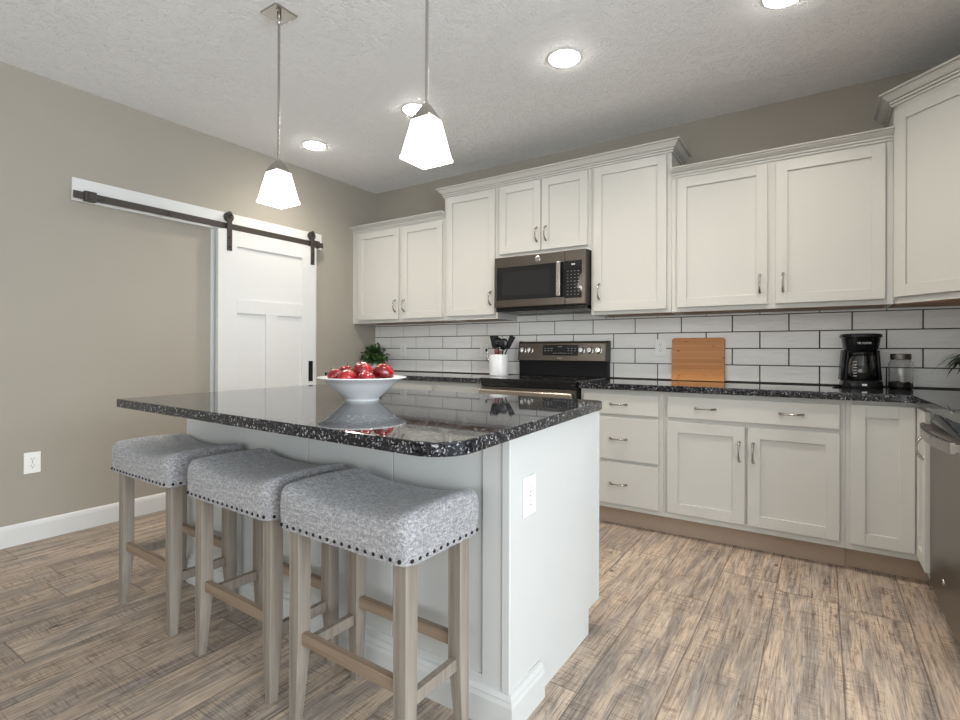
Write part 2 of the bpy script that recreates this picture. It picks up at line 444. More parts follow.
# ------------------------------------------------------------------ cabinet pieces
def shaker(bm, x0, x1, z0, z1, rail=.06, th=.02, rec=.011, mat=None):
    """door in its own frame: x across, front face at y=-th, back at y=0"""
    t = nb()
    b = .0018
    box(t, x0, x0+rail, -th, 0, z0, z1, b); box(t, x1-rail, x1, -th, 0, z0, z1, b)
    box(t, x0+rail-.0005, x1-rail+.0005, -th, 0, z0, z0+rail, b); box(t, x0+rail-.0005, x1-rail+.0005, -th, 0, z1-rail, z1, b)
    box(t, x0+rail-.002, x1-rail+.002, -th+rec, -.002, z0+rail-.002, z1-rail+.002)
    merge(bm, t, mat)
def pull(parent, length=.105, vertical=True, loc=(0, 0, 0), rz=0, name='handle', r=.0056, out=.030):
    """arched pull standing off the surface towards local -y"""
    bm = nb(); n = 14; h = length/2
    pts, rr = [], []
    for i in range(n+1):
        s = -h + 2*h*i/n; u = s/h
        y = -out*(1-abs(u)**3.2) - .004
        w = s*1.0
        pts.append((0, y, w) if vertical else (w, y, 0)); rr.append(r*(1.35 - .55*(1-u*u)))
    tube(bm, pts, r, 8, rr)
    for sgn in (-1, 1):
        p = (0, -.004, sgn*h) if vertical else (sgn*h, -.004, 0)
        lathe(bm, [(.0085, 0), (.0085, .004), (.006, .008), (0, .009)], 12, p if False else (p[0], 0, p[2]), True, Matrix.Rotation(pi/2, 4, 'X'))
    o = obj(name, bm, M['nickel'], parent, True, loc, 50); o.rotation_euler = (0, 0, rz)
    return o
YF = -.3135     # face of the upper cabinets
CRP = lambda z0, z1: [(.0004, z0-.012), (.008, z0-.012), (.009, z0-.002), (.003, z0-.001), (.003, z0+.003), (.013, z0+.004), (.014, z0+.012), (.009, z0+.013), (.009, z0+.016), (.018, z0+.019), (.034, z1-.018), (.038, z1-.016), (.038, z1-.012), (.034, z1-.011), (.034, z1-.009), (.046, z1-.008), (.048, z1-.004), (.048, z1), (.0004, z1)]

def upper(label, x0, x1, z0, z1, doors, handles, dz0, dz1):
    t = thing('wall_cabinet', label, 'cabinet', (x0, 0, z0))
    w = x1-x0; h = z1-z0
    bm = nb(); d = -YF
    box(bm, .0006, w-.0006, -d, -.0006, .026, h)
    box(bm, .0006, w-.0006, -d, -d+.02, 0, .0258); box(bm, .0006, .018, -d+.0202, -.0006, 0, .0258); box(bm, w-.018, w-.0006, -d+.0202, -.0006, 0, .0258)
    obj('carcass', bm, M['cab'], t)
    bxo('bottom_panel', M['underwood'], t, .018, w-.018, -d+.0204, -.0008, .012, .0256)
    for i, (a, b) in enumerate(doors):
        bm = nb(); shaker(bm, 0, b-a, 0, dz1-dz0)
        dr = obj('door', bm, M['cab'], t, loc=(a-x0, YF, dz0-z0))
        hx, hz = handles[i]
        pull(dr, .105, True, (hx-a, -.02, hz-dz0))
    return t
Z0, ZA, ZB = 1.378, 2.27, 2.45
upper('two-door cream wall cabinet in the corner by the sliding door, above the bushy plant', .001, 1.133, Z0, ZA, [(.09, .615), (.66, 1.115)], [(.580, 1.528), (.688, 1.528)], 1.408, 2.243)
upper('tall single-door cream wall cabinet just left of the microwave', 1.1335, 1.672, Z0, ZB, [(1.165, 1.650)], [(1.615, 1.543)], 1.412, 2.425)
upper('short two-door cream wall cabinet directly above the microwave', 1.6725, 2.4595, 1.85, ZB, [(1.693, 2.060), (2.068, 2.436)], [(2.030, 2.008), (2.106, 2.008)], 1.886, 2.425)
upper('tall single-door cream wall cabinet just right of the microwave', 2.460, 3.015, Z0, ZB, [(2.482, 2.985)], [(2.525, 1.543)], 1.402, 2.425)
upper('wide two-door cream wall cabinet above the cutting board and coffee maker', 3.0155, 4.1625, Z0, ZA, [(3.053, 3.570), (3.614, 4.128)], [(3.532, 1.528), (3.652, 1.528)], 1.406, 2.243)
# diagonal corner wall cabinet
t = thing('corner_wall_cabinet', 'tall diagonal cream corner wall cabinet at the right edge above the jar', 'cabinet', (4.163, 0, Z0))
A_, B_ = (0.0005, YF), (.3360, YF-.3355)
bm = nb(); h = 2.455-Z0
poly = [(.0005, -.0006), (.0005, YF), (.3360, YF-.3355), (XR-4.163-.0006, YF-.3355), (XR-4.163-.0006, -.0006)]
prism(bm, poly, .012, h); 
ang = -pi/4
dl = sqrt(2)*.3355
mt = Matrix.Translation((.0005, YF, 0)) @ Matrix.Rotation(ang, 4, 'Z')
box(bm, 0.0, dl, -.001, .004, 0, .035, 0, mt); box(bm, 0.0, .02, -.001, .004, 0, h, 0, mt); box(bm, dl-.02, dl, -.001, .004, 0, h, 0, mt); box(bm, 0, dl, -.001, .004, h-.06, h, 0, mt)
obj('carcass', bm, M['cab'], t)
bxo('bottom_panel', M['underwood'], t, .02, .62, -.30, -.02, .004, .0118)
bm = nb(); shaker(bm, 0, dl-.036, 0, 2.405-1.412, .062)
dr = obj('door', bm, M['cab'], t, loc=(.0005+.018*cos(ang)+.001*sin(ang), YF+.018*sin(ang)-.001*cos(ang), 1.412-Z0)); dr.rotation_euler = (0, 0, ang)
pull(dr, .105, True, (dl-.036-.035, -.02, .14))
# crowns
def crown(label, path, z0, z1, k=1.0):
    bm = nb(); sweep(bm, [(o*k if o > .001 else o, z) for o, z in CRP(z0, z1)], path)
    tag(obj('crown_molding', bm, M['cab']), label, 'molding', 'crown moldings on the wall cabinets')
crown('short cream crown molding along the top of the lower corner cabinet by the left wall', [(.002, YF), (1.1325, YF)], ZA, 2.318)
crown('long stepped-up cream crown molding over the three cabinets around the microwave', [(1.133, -.002), (1.133, YF), (3.015, YF), (3.015, -.002)], ZB-.004, 2.505, 1.25)
crown('cream crown molding over the wide two-door cabinet above the cutting board', [(3.0158, YF), (4.1622, YF)], ZA, 2.318)
crown('cream crown molding wrapping the tall diagonal corner cabinet near the ceiling', [(4.163, -.002), (4.163, YF), (4.4990, YF-.3355), (XR-.002, YF-.3355)], 2.448, 2.506, 1.35)

# ------------------------------------------------------------------ base cabinets
YC = -.61
def base_box(bm, x0, x1, xs):
    """plinth recess, carcass and face frame (openings between stiles xs)"""
    box(bm, x0+.0005, x1-.0005, YC, -.0006, .114, .8755)
def dslab(parent, x0, x1, z0, z1, pulls, ox):
    bm = nb(); box(bm, 0, x1-x0, -.02, 0, 0, z1-z0, .003)
    d = obj('drawer_front', bm, M['cab'], parent, loc=(x0-ox, YC, z0))
    for px in pulls: pull(d, .105, False, (px-x0, -.02, (z1-z0)/2))
    return d
def bcab(label, x0, x1):
    t = thing('base_cabinet', label, 'cabinet', (x0, 0, 0)); w = x1-x0
    bm = nb(); box(bm, .0005, w-.0005, YC, -.0006, .114, .8755)
    obj('carcass', bm, M['cab'], t)
    bxo('toe_kick', M['toe'], t, 0, w, -.55, -.535, 0, .1138)
    return t
t = bcab('cream base cabinet in the far left corner, its drawer front showing past the fruit bowl', .0008, 1.262)
dslab(t, .04, 1.245, .722, .845, [.34, .94], 0)
for a, b, hx in ((.04, .635, .60), (.65, 1.245, .69)):
    bm = nb(); shaker(bm, 0, b-a, 0, .55); d = obj('door', bm, M['cab'], t, loc=(a-.0008, YC, .15)); pull(d, .105, True, (hx-a, -.02, .46))
t = bcab('cream base cabinet left of the range, its drawer front showing behind the island top', 1.2625, 1.738)
dslab(t, 1.282, 1.722, .722, .845, [1.50], 1.2625)
bm = nb(); shaker(bm, 0, .44, 0, .55); d = obj('door', bm, M['cab'], t, loc=(.02, YC, .15)); pull(d, .105, True, (.40, -.02, .46))
t = bcab('cream three-drawer base cabinet right of the range, beside the island end', 2.507, 3.040)
for z0, z1 in ((.718, .846), (.428, .698), (.146, .408)): dslab(t, 2.530, 3.014, z0, z1, [2.766], 2.507)
t = bcab('wide cream base cabinet with a long two-pull drawer above two doors', 3.0405, 3.945)
dslab(t, 3.066, 3.922, .722, .850, [3.280, 3.708], 3.0405)
for a, b, hx in ((3.066, 3.486, 3.458), (3.500, 3.922, 3.528)):
    bm = nb(); shaker(bm, 0, b-a, 0, .548, .062); d = obj('door', bm, M['cab'], t, loc=(a-3.0405, YC, .150)); pull(d, .105, True, (hx-a, -.02, .558-.150))
# corner cabinet with folding corner door
XI = 4.226
t = thing('corner_base_cabinet', 'cream corner base cabinet with folding corner door beside the dishwasher', 'cabinet', (3.9455, 0, 0))
bm = nb(); prism(bm, [(0, -.0006), (0, YC), (XI+.02-3.9455, YC), (XI+.02-3.9455, -.874), (XR-.001-3.9455, -.874), (XR-.001-3.9455, -.0006)], .114, .8755); obj('carcass', bm, M['cab'], t)
bm = nb(); prism(bm, [(0, -.52), (0, -.535), (XI+.075-3.9455, -.535), (XI+.075-3.9455, -.87), (XI+.09-3.9455, -.87), (XI+.09-3.9455, -.52)], 0, .1138); obj('toe_kick', bm, M['toe'], t)
bm = nb(); shaker(bm, 0, 4.2205-3.966, 0, .706, .062); d = obj('door', bm, M['cab'], t, loc=(3.966-3.9455, YC, .148))
bm = nb(); shaker(bm, 0, .236, 0, .706, .062)
d = obj('door', bm, M['cab'], t, loc=(XI+.018-3.9455, YC-.0225, .148)); d.rotation_euler = (0, 0, -pi/2)
pull(d, .095, True, (.216, -.02, .548), out=.022)

# ------------------------------------------------------------------ counters
def round_poly(pts, radii, n=8):
    out = []; N = len(pts)
    for i, (p, r) in enumerate(zip(pts, radii)):
        p = Vector(p); a = Vector(pts[i-1]); b = Vector(pts[(i+1) % N])
        if r <= 0: out.append((p.x, p.y)); continue
        u = (a-p).normalized(); v = (b-p).normalized(); th = u.angle(v); tl = r/math.tan(th/2)
        c = p + (u+v).normalized()*r/sin(th/2)
        s = p+u*tl; e = p+v*tl; a0 = math.atan2(s.y-c.y, s.x-c.x); a1 = math.atan2(e.y-c.y, e.x-c.x)
        d = (a1-a0+pi) % (2*pi)-pi
        out += [(c.x+r*cos(a0+d*k/n), c.y+r*sin(a0+d*k/n)) for k in range(n+1)]
    return out
ZT = .914
bm = nb(); prism(bm, [(.001, -.001), (1.739, -.001), (1.739, -.655), (.001, -.655)], .876, ZT, .003)
tag(obj('countertop', bm, M['granite']), 'dark speckled granite countertop left of the range, under the bushy plant and crock', 'countertop')
bm = nb(); prism(bm, [(2.506, -.001), (2.506, -.655), (4.205, -.655), (4.236, -1.60), (XR-.001, -1.60), (XR-.001, -.001)], .876, ZT, .003)
tag(obj('countertop', bm, M['granite']), 'dark speckled L-shaped granite countertop right of the range, under the coffee maker', 'countertop')

# ------------------------------------------------------------------ island
t = thing('kitchen_island', 'white panelled kitchen island base with vertical grooves behind the stools', 'island', (1.235, -2.53, 0))
ix0, ix1, iy0, iy1 = 1.235, 3.078, -2.53, -1.805
L = lambda x, y: (x-ix0, y-iy0)
bm = nb(); box(bm, 0.02, ix1-ix0-.02, .02, iy1-iy0-.105, 0, .8755); box(bm, .02, ix1-ix0-.02, .02, iy1-iy0-.001, .1, .8755)
obj('carcass', bm, M['island'], t)
# end panel with toe notch at the far side
bm = nb()
t2 = nb(); pr_ = [(iy0+.01, 0), (iy1-.105, 0), (iy1-.105, .10), (iy1, .10), (iy1, .8755), (iy0+.01, .8755)]
rot = Matrix(((0, 0, 1, 0), (1, 0, 0, 0), (0, 1, 0, 0), (0, 0, 0, 1)))
prism(bm, [(y-iy0, z) for y, z in pr_], ix1-ix0-.02, ix1-ix0, .0015, rot)
obj('end_panel', bm, M['island'], t)
bm = nb(); prism(bm, [(y-iy0, z) for y, z in pr_], 0, .02, .0015, rot); obj('end_panel', bm, M['island'], t)
bxo('edge_strip', M['island'], t, ix1-ix0, ix1-ix0+.004, iy1-iy0-.022, iy1-iy0-.001, .101, .875, .001)
bxo('end_stile', M['island'], t, ix1-ix0, ix1-ix0+.004, .012, .115, .112, .875, .0012)
# seating side : grooved boards, stile, bottom rail
gx = [ix0, 1.70, 2.16, 2.61, 2.985]
bm = nb()
for a, b in zip(gx, gx[1:]): box(bm, a-ix0+.0015, b-ix0-.0015, 0, .02, .10, .8755, .0022)
obj('grooved_panel', bm, M['island'], t)
bxo('corner_stile', M['island'], t, 2.985-ix0, 3.055-ix0, -.007, .02, .11, .8755, .0012)
bxo('bottom_rail', M['island'], t, 0, 2.985-ix0, -.006, .001, .11, .134, .0012)
bm = nb(); box(bm, 3.055-ix0, ix1-ix0+.007, -.012, .012, .11, .8755, .004, None, 3); obj('corner_post', bm, M['island'], t)
IB = [(-.004, 0), (.016, 0), (.016, .080), (.012, .092), (.012, .098), (.006, .110), (-.004, .112)]
bm = nb(); sweep(bm, IB, [(0, .60), (0, -.009), (ix1-ix0+.006, -.009), (ix1-ix0+.006, .190)]); obj('baseboard', bm, M['island'], t)
bxo('toe_kick', M['toe'], t, .02, ix1-ix0-.02, iy1-iy0-.105, iy1-iy0-.095, 0, .1)
# outlet on the island end
def outlet(name, label, loc, rz, w=.078, h=.122, parent=None, stroke=True):
    o = thing(name, label, 'outlet', loc, rz)
    bm = nb(); box(bm, -w/2, w/2, -.006, 0, -h/2, h/2, .0025); obj('cover_plate', bm, M['plate'], o)
    for s in (-1, 1):
        zc = s*h*.165
        bm = nb(); prism(bm, round_poly([(-.017, -.0135), (.017, -.0135), (.017, .0135), (-.017, .0135)], [.009]*4, 5), 0, .0025, 0, Matrix.Translation((0, -.006, zc)) @ Matrix.Rotation(pi/2, 4, 'X'))
        obj('socket', bm, M['plate'], o)
        bm = nb()
        for xx in (-.0065, .0065): box(bm, xx-.001, xx+.001, -.0089, -.0084, zc+.000, zc+.009)
        lathe(bm, [(.0028, 0), (.0028, .0006)], 10, (0, -.0084, zc-.0065), True, Matrix.Rotation(pi/2, 4, 'X'))
        obj('socket_slots', bm, M['dark'], o)
    bm = nb(); lathe(bm, [(.003, 0), (.003, .001), (0, .0014)], 10, (0, -.006, 0), True, Matrix.Rotation(pi/2, 4, 'X')); obj('screw', bm, M['nickel'], o)
    return o
outlet('electrical_outlet', 'white electrical outlet on the end panel of the island', (ix1+.0042, -2.424, .670), pi/2, .078, .122)
outlet('electrical_outlet', 'white electrical outlet low on the greige left wall', (.0005, -2.782, .459), pi/2)
outlet('electrical_outlet', 'white electrical outlet on the tiles between plant and utensil crock', (.395, -.0132, 1.128), 0, .076)
outlet('electrical_outlet', 'white electrical outlet on the tiles half hidden behind the utensil crock', (1.345, -.0132, 1.118), 0, .076)
outlet('electrical_outlet', 'white electrical outlet on the tiles just left of the cutting board', (2.870, -.0132, 1.145), 0, .076)
bm = nb()
top = round_poly([(1.300, -1.765), (1.372, -2.888), (3.170, -2.955), (3.088, -1.765)], [.006, .008, .10, .045], 10)
prism(bm, top, .879, ZT, .004)
tag(obj('island_countertop', bm, M['granite']), 'large polished dark granite countertop on the island with rounded corners', 'countertop')

# ------------------------------------------------------------------ sliding barn door
t = thing('barn_door', 'white three-panel sliding barn door hanging on a black rail', 'door', (.052, -1.722, .012))
bm = nb(); w, hh = .890, 2.018
# door local: y along width, faces +x
def slab(y0, y1, z0, z1, x0=0, x1=.038, b=.002): box(bm, x0, x1, y0, y1, z0, z1, b)
slab(0, .152, 0, hh); slab(w-.142, w, 0, hh); slab(.1515, w-.1415, 1.905, hh); slab(.1515, w-.1415, 1.392, 1.500); slab(.1515, w-.1415, 0, .22)
slab(.398, .508, .2195, 1.3925)
box(bm, .010, .026, .145, w-.135, .2, 1.92)
obj('door_slab', bm, M['white'], t)
for yc in (.086, .852):
    bm = nb(); box(bm, .038, .045, yc-.020, yc+.020, 1.862, 2.140, .003)
    lathe(bm, [(.020, 0), (.020, .007)], 16, (.038, yc, 2.140), True, Matrix.Rotation(pi/2, 4, 'Y'))
    hg = obj('hanger_strap', bm, M['iron'], t)
    bm = nb(); lathe(bm, [(.037, 0), (.037, .004), (.031, .006), (.031, .012), (.037, .014), (.037, .018)], 28, (.0185, yc, 2.118), True, Matrix.Rotation(pi/2, 4, 'Y')); obj('wheel', bm, M['iron'], hg)
    for zz in (1.895, 1.965, 2.118):
        bm = nb(); lathe(bm, [(.010, 0), (.010, .005), (.006, .008)], 6, (.045, yc, zz), True, Matrix.Rotation(pi/2, 4, 'Y')); obj('bolt', bm, M['iron'], hg)
bm = nb(); box(bm, .038, .040, .814, .860, .835, 1.013, .001)
obj('flush_pull', bm, M['blackmatte'], t)
t = thing('barn_door_rail', 'long black flat steel rail with stops on the white header board', 'rail', (.024, -1.66, 2.067))
bm = nb(); box(bm, .040, .048, -.950, .925, -.024, .020, .002); obj('rail_bar', bm, M['iron'], t)
for yy in (-.80, -.40, 0, .40, .80):
    bm = nb(); lathe(bm, [(.012, 0), (.012, .040)], 12, (0, yy, 0), True, Matrix.Rotation(pi/2, 4, 'Y')); lathe(bm, [(.010, 0), (.010, .005), (.006, .007)], 6, (.048, yy, 0), True, Matrix.Rotation(pi/2, 4, 'Y')); obj('standoff', bm, M['iron'], t)
for yy in (-.865, .845):
    bm = nb(); box(bm, .030, .062, yy-.032, yy+.032, -.034, .028, .004); box(bm, .0625, .070, yy-.012, yy+.012, -.022, .022, .002); lathe(bm, [(.016, 0), (.016, .016)], 14, (.040, yy+.045 if yy < 0 else yy-.045, .0), True, Matrix.Rotation(pi/2, 4, 'Y')); obj('rail_stop', bm, M['iron'], t)

# ------------------------------------------------------------------ range
rx0, rx1 = 1.742, 2.497; rw = rx1-rx0
t = thing('electric_range', 'slate grey electric range with black glass cooktop and knob backguard', 'range', (rx0, 0, 0))
bm = nb(); box(bm, 0, rw, -.64, -.02, .02, .895); obj('body', bm, M['blackmatte'], t)
bm = nb(); box(bm, -.001, rw+.001, -.685, -.10, .8952, .921, .004); obj('cooktop', bm, M['glassblack'], t)
for cx, cy, r in ((.20, -.50, .10), (.56, -.50, .115), (.20, -.25, .08), (.56, -.25, .08)):
    bm = nb(); lathe(bm, [(r, 0), (r, .0004), (r-.003, .0004), (r-.003, 0)], 40, (cx, cy, .9211), False); obj('burner_ring', bm, M['iron'], t)
bm = nb(); box(bm, .004, rw-.004, -.665, -.64, .862, .895, .002); obj('front_trim', bm, M['glassblack'], t)
bm = nb(); box(bm, .006, rw-.006, -.672, -.640, .24, .858, .004); od = obj('oven_door', bm, M['slate'], t)
bm = nb(); box(bm, .11, rw-.11, -.6725, -.6722, .36, .72); obj('oven_window', bm, M['window'], od)
bm = nb(); box(bm, .012, rw-.012, -.726, -.700, .786, .842, .010, None, 3)
for xx in (.05, rw-.05): box(bm, xx-.014, xx+.014, -.702, -.671, .805, .832, .003)
obj('oven_handle', bm, M['handle'], od)
bm = nb(); box(bm, .006, rw-.006, -.668, -.640, .06, .232, .004); obj('storage_drawer', bm, M['slate'], t)
bg = nb()
# backguard: black lower riser, metal control face leaning back
box(bg, 0, rw, -.085, -.02, .9215, 1.045, .002); obj('backguard_riser', bg, M['blackmatte'], t)
bg = nb(); prof = [(-.105, 1.045), (-.082, 1.180), (-.074, 1.196), (-.020, 1.196), (-.020, 1.045)]
prism(bg, prof, 0, rw, .003, rot); cp = obj('control_panel', bg, M['slate'], t)
bg = nb(); prism(bg, [(-.107, 1.043), (-.083, 1.184), (-.073, 1.199), (-.018, 1.199), (-.018, 1.043)], -.004, .010, .002, rot); obj('side_cap', bg, M['iron'], t)
bg = nb(); prism(bg, [(-.107, 1.043), (-.083, 1.184), (-.073, 1.199), (-.018, 1.199), (-.018, 1.043)], rw-.010, rw+.004, .002, rot); obj('side_cap', bg, M['iron'], t)
fa = math.atan2(.023, .135)
face = lambda x, u: Matrix.Translation((x, -.105+.023*u/.135, 1.045+u)) @ Matrix.Rotation(-fa, 4, 'X')
bm = nb(); box(bm, -.152, .152, -.0035, .001, -.042, .042, .001, face(.372, .080)); ds = obj('display', bm, M['glassblack'], t)
bm = nb()
for gx_ in (-.128, -.100, -.072, .072, .100, .128):
    for gz in (.014, -.004): box(bm, gx_-.007, gx_+.007, -.0040, -.0036, gz-.0018, gz+.0018, 0, face(.372, .080))
for gx_ in (-.05, -.03, -.01, .01, .03, .05, .075, .10): box(bm, gx_-.0055, gx_+.0055, -.0040, -.0036, -.026, -.022, 0, face(.372, .080))
for gx_ in (-.012, .0, .012): box(bm, gx_-.004, gx_+.004, -.0040, -.0036, .026, .032, 0, face(.372, .080))
obj('display_marks', bm, M['greyprint'], ds)
for kx in (.042, .108, .556, .624, .692):
    bm = nb(); mk = face(kx, .078)
    lathe(bm, [(.026, 0), (.026, .004), (.021, .006), (.021, .026), (.018, .030), (0, .030)], 24, (0, 0, 0), True, mk @ Matrix.Rotation(pi/2, 4, 'X'))
    box(bm, -.004, .004, -.036, -.028, -.018, .018, .001, mk)
    obj('knob', bm, M['chrome'], t, True, None, 40)
bm = nb(); box(bm, -.020, .020, -.0015, .001, -.003, .003, 0, face(.372, .018)); obj('front_mark', bm, M['greyprint'], t)

# ------------------------------------------------------------------ microwave
mx0, mx1 = 1.695, 2.449; mw = mx1-mx0
t = thing('microwave', 'over-the-range slate microwave with black glass door', 'microwave', (mx0, 0, 1.452))
bm = nb(); box(bm, 0, mw, -.375, -.015, 0, .397, .002); obj('body', bm, M['iron'], t)
mh = .395
bm = nb(); box(bm, 0, .594, -.400, -.3755, .004, mh, .004); dr = obj('door', bm, M['slate'], t)
bm = nb(); box(bm, .020, .593, -.402, -.3995, .060, .315, .001); obj('door_window', bm, M['glassblack'], dr)
bm = nb(); box(bm, .070, .480, -.4026, -.4019, .095, .275, .0002); obj('window_mesh', bm, M['window'], dr)
bm = nb(); box(bm, .541, .576, -.438, -.424, .062, .318, .006, None, 3)
for zz in (.085, .295): box(bm, .548, .568, -.425, -.401, zz-.01, zz+.01, .002)
obj('door_handle', bm, M['steelbar'], dr)
bm = nb(); box(bm, .5965, mw, -.400, -.3755, .004, mh, .004); cpn = obj('control_panel', bm, M['slate'], t)
bm = nb(); box(bm, .600, .728, -.402, -.3995, .050, .318, .001); kp = obj('keypad', bm, M['glassblack'], cpn)
bm = nb()
for r_ in range(8):
    for c_ in range(4):
        box(bm, .616+c_*.027, .616+c_*.027+.009, -.4026, -.4022, .072+r_*.024, .072+r_*.024+.0025)
box(bm, .648, .676, -.4026, -.4022, .285, .297)
obj('keypad_marks', bm, M['greyprint'], kp)
bm = nb()
R90 = Matrix.Rotation(pi/2, 4, 'X')
lathe(bm, [(.021, 0), (.021, .002), (.018, .003), (0, .003)], 28, (.378, -.400, .355), True, R90)
bd = obj('front_mark', bm, M['chrome'], dr)
bm = nb(); tube(bm, [(.378+.0095*cos(a)*(.55+.45*cos(a*.5)**2), -.4036, .355+.011*sin(a)) for a in [i*pi/10 for i in range(18)]], .0012, 6)
tube(bm, [(.378+.015*cos(a), -.4036, .355+.015*sin(a)) for a in [i*pi/16 for i in range(33)]], .0009, 6); obj('emblem', bm, M['iron'], bd)
bm = nb(); box(bm, .003, mw-.003, -.385, -.02, -.028, -.0005, .002); obj('vent_base', bm, M['black'], t)
bm = nb()
for k in range(5): box(bm, .08+k*.13, .16+k*.13, -.36, -.22, -.0300, -.0282)
obj('filter_grille', bm, M['zinc'], t)

# ------------------------------------------------------------------ dishwasher
dx, dy0, dy1 = 4.240, -1.555, -.880
t = thing('dishwasher', 'stainless steel dishwasher with a bowed bar handle at the right edge', 'dishwasher', (dx, dy0, 0))
dwl = dy1-dy0
bm = nb(); box(bm, .03, .56, 0, dwl, .10, .872); obj('body', bm, M['blackmatte'], t)
bm = nb(); prism(bm, [(.0, .115), (.0, .818), (.026, .872), (.0295, .872), (.0295, .115)], 0.001, dwl-.001, .003, Matrix(((1, 0, 0, 0), (0, 0, 1, 0), (0, 1, 0, 0), (0, 0, 0, 1)))); dr = obj('door', bm, M['slate2'], t)
bm = nb(); prism(bm, [(.0018, .822), (.0268, .873), (.0285, .873), (.0285, .822)], .012, dwl-.012, 0, Matrix.Translation((-.003, 0, 0)) @ Matrix(((1, 0, 0, 0), (0, 0, 1, 0), (0, 1, 0, 0), (0, 0, 0, 1)))); obj('control_strip', bm, M['glassblack'], dr)
bm = nb(); bmt = nb(); n = 16; pp = []
for i in range(n+1):
    u = -1+2*i/n; pp.append((-.034-.030*(1-u*u), dwl/2+u*(dwl/2-.030)))
po = pp + [(x+.014, y) for x, y in pp[::-1]]
prism(bm, po, .775, .815, .003)
for yy in (.045, dwl-.045): box(bm, -.036, .003, yy-.012, yy+.012, .781, .809, .002)
obj('handle', bm, M['steelbar'], dr)
bm = nb(); lathe(bm, [(.012, 0), (.012, .002), (0, .003)], 16, (0, dwl-.30, .225), True, Matrix.Rotation(-pi/2, 4, 'Y')); obj('front_mark', bm, M['chrome'], dr)  # plain chrome disc for a small white spot low on the door
bxo('toe_plate', M['iron'], t, .055, .07, 0, dwl, 0, .1)

# ------------------------------------------------------------------ fruit bowl and apples
BX, BY = 2.247, -2.328
bm = nb()
prof = [(0, .004), (.060, .004), (.062, 0), (.069, 0), (.070, .007), (.074, .012), (.105, .038), (.135, .066), (.156, .084), (.180, .091), (.183, .094), (.181, .097), (.156, .0925), (.134, .075), (.100, .044), (.066, .018), (0, .014)]
lathe(bm, prof, 64, (0, 0, 0), False)
tag(obj('fruit_bowl', bm, M['ceramic'], None, True, (BX, BY, ZT+.0002), 50), 'wide white ceramic bowl on a small foot, filled with red apples', 'bowl')
def apple_mesh():
    bm = nb(); pr2 = []
    for i in range(21):
        a = pi*i/20; r = sin(a)*(1+.10*cos(a)); z = -cos(a)*.90
        z += .20*math.exp(-(r/.28)**2)*(1 if z < 0 else -1.3)
        pr2.append((max(r, 0), z))
    lathe(bm, [(0 if i in (0, 20) else r, z) for i, (r, z) in enumerate(pr2)], 32, (0, 0, 0), False)
    for v in bm.verts: v.co *= .040; 
    for v in bm.verts:
        a = math.atan2(v.co.y, v.co.x); v.co.x *= 1+.02*cos(5*a)*(v.co.z < 0); v.co.y *= 1+.02*cos(5*a)*(v.co.z < 0)
    return bm
ap = thing('apple', 'x', 'apple')
obj('apple_body', apple_mesh(), M['apple'], ap, True)
bm = nb(); tube(bm, [(0, 0, .024), (.001, .001, .034), (.004, .002, .046)], .0014, 6, [.0012, .0013, .002]); obj('stem', bm, M['stem'], ap)
# right, up of the camera on the table plane
RV = Vector((cr.x, cr.y)).normalized(); FV = Vector((cf.x, cf.y)).normalized()
aps = [(-.110, -.012, .101, .86, 'small dark red apple at the left end of the bowl'),
       (-.084, .066, .110, .95, 'red apple with a golden patch near the left end, behind the front apples'),
       (-.044, -.072, .094, 1.0, 'bright red apple at the front left of the bowl rim'),
       (.037, -.082, .089, .98, 'dark red apple low at the front, left of the largest one'),
       (-.002, .004, .124, 1.0, 'red apple lying on top, in the middle of the pile'),
       (.020, .084, .098, 1.0, 'red apple at the back of the bowl, mostly hidden by the top one'),
       (.088, .000, .113, 1.12, 'largest pinkish red apple at the right end of the bowl')]
first = True
for i, (a, f, z, s, lb) in enumerate(aps):
    if lb is None: continue
    o = ap if first else copy_tree(ap); first = False
    p = RV*a + FV*f
    o.location = (BX+p.x, BY+p.y, ZT+z); o.scale = (s, s, s)
    o.rotation_euler = (random.uniform(-.5, .5), random.uniform(-.5, .5), random.uniform(0, 6))
    tag(o, lb, 'apple', 'red apples in the white bowl')

# ------------------------------------------------------------------ utensil crock
CX, CY = 1.614, -.20
t = thing('utensil_crock', 'white ribbed cylinder crock on the counter left of the range', 'crock', (CX, CY, ZT+.0002)); t.scale = (1.03, 1.03, 1.02)
bm = nb(); pr3 = [(0, .006), (.066, .006), (.068, 0), (.0755, .003), (.0765, .010)]
pr3 += [(.0765+.0006*(i % 2), .02+i*.011) for i in range(13)]
pr3 += [(.078, .166), (.078, .172), (.0725, .172), (.0715, .02), (0, .014)]
lathe(bm, pr3, 40, (0, 0, 0), False); obj('crock_body', bm, M['ceramic'], t, True, None, 50)
def utensil(name, label, a, f, la, lf, ht, builder, mat, hm=None):
    """handle base at (a,f) near the crock bottom leaning to (la,lf) at height ht"""
    p0 = RV*a+FV*f; p1 = RV*la+FV*lf
    A = Vector((CX+p0.x, CY+p0.y, ZT+.020)); B = Vector((CX+p1.x, CY+p1.y, ZT+ht))
    d = (B-A); ln = d.length; q = d.normalized()
    xa = Vector((RV.x, RV.y, 0)); xa = (xa-q*xa.dot(q)).normalized(); ya = q.cross(xa)
    o = thing(name, label, 'utensil', A, 0, 'utensils in the white crock')
    o.rotation_euler = Matrix((xa, ya, q)).transposed().to_euler()
    bm = nb(); tube(bm, [(0, 0, 0), (0, 0, ln*.70)], .005, 8); obj('shaft', bm, hm or M['blackmatte'], o, True)
    bm = nb(); builder(bm, ln); obj('head', bm, mat, o, True, None, 40)
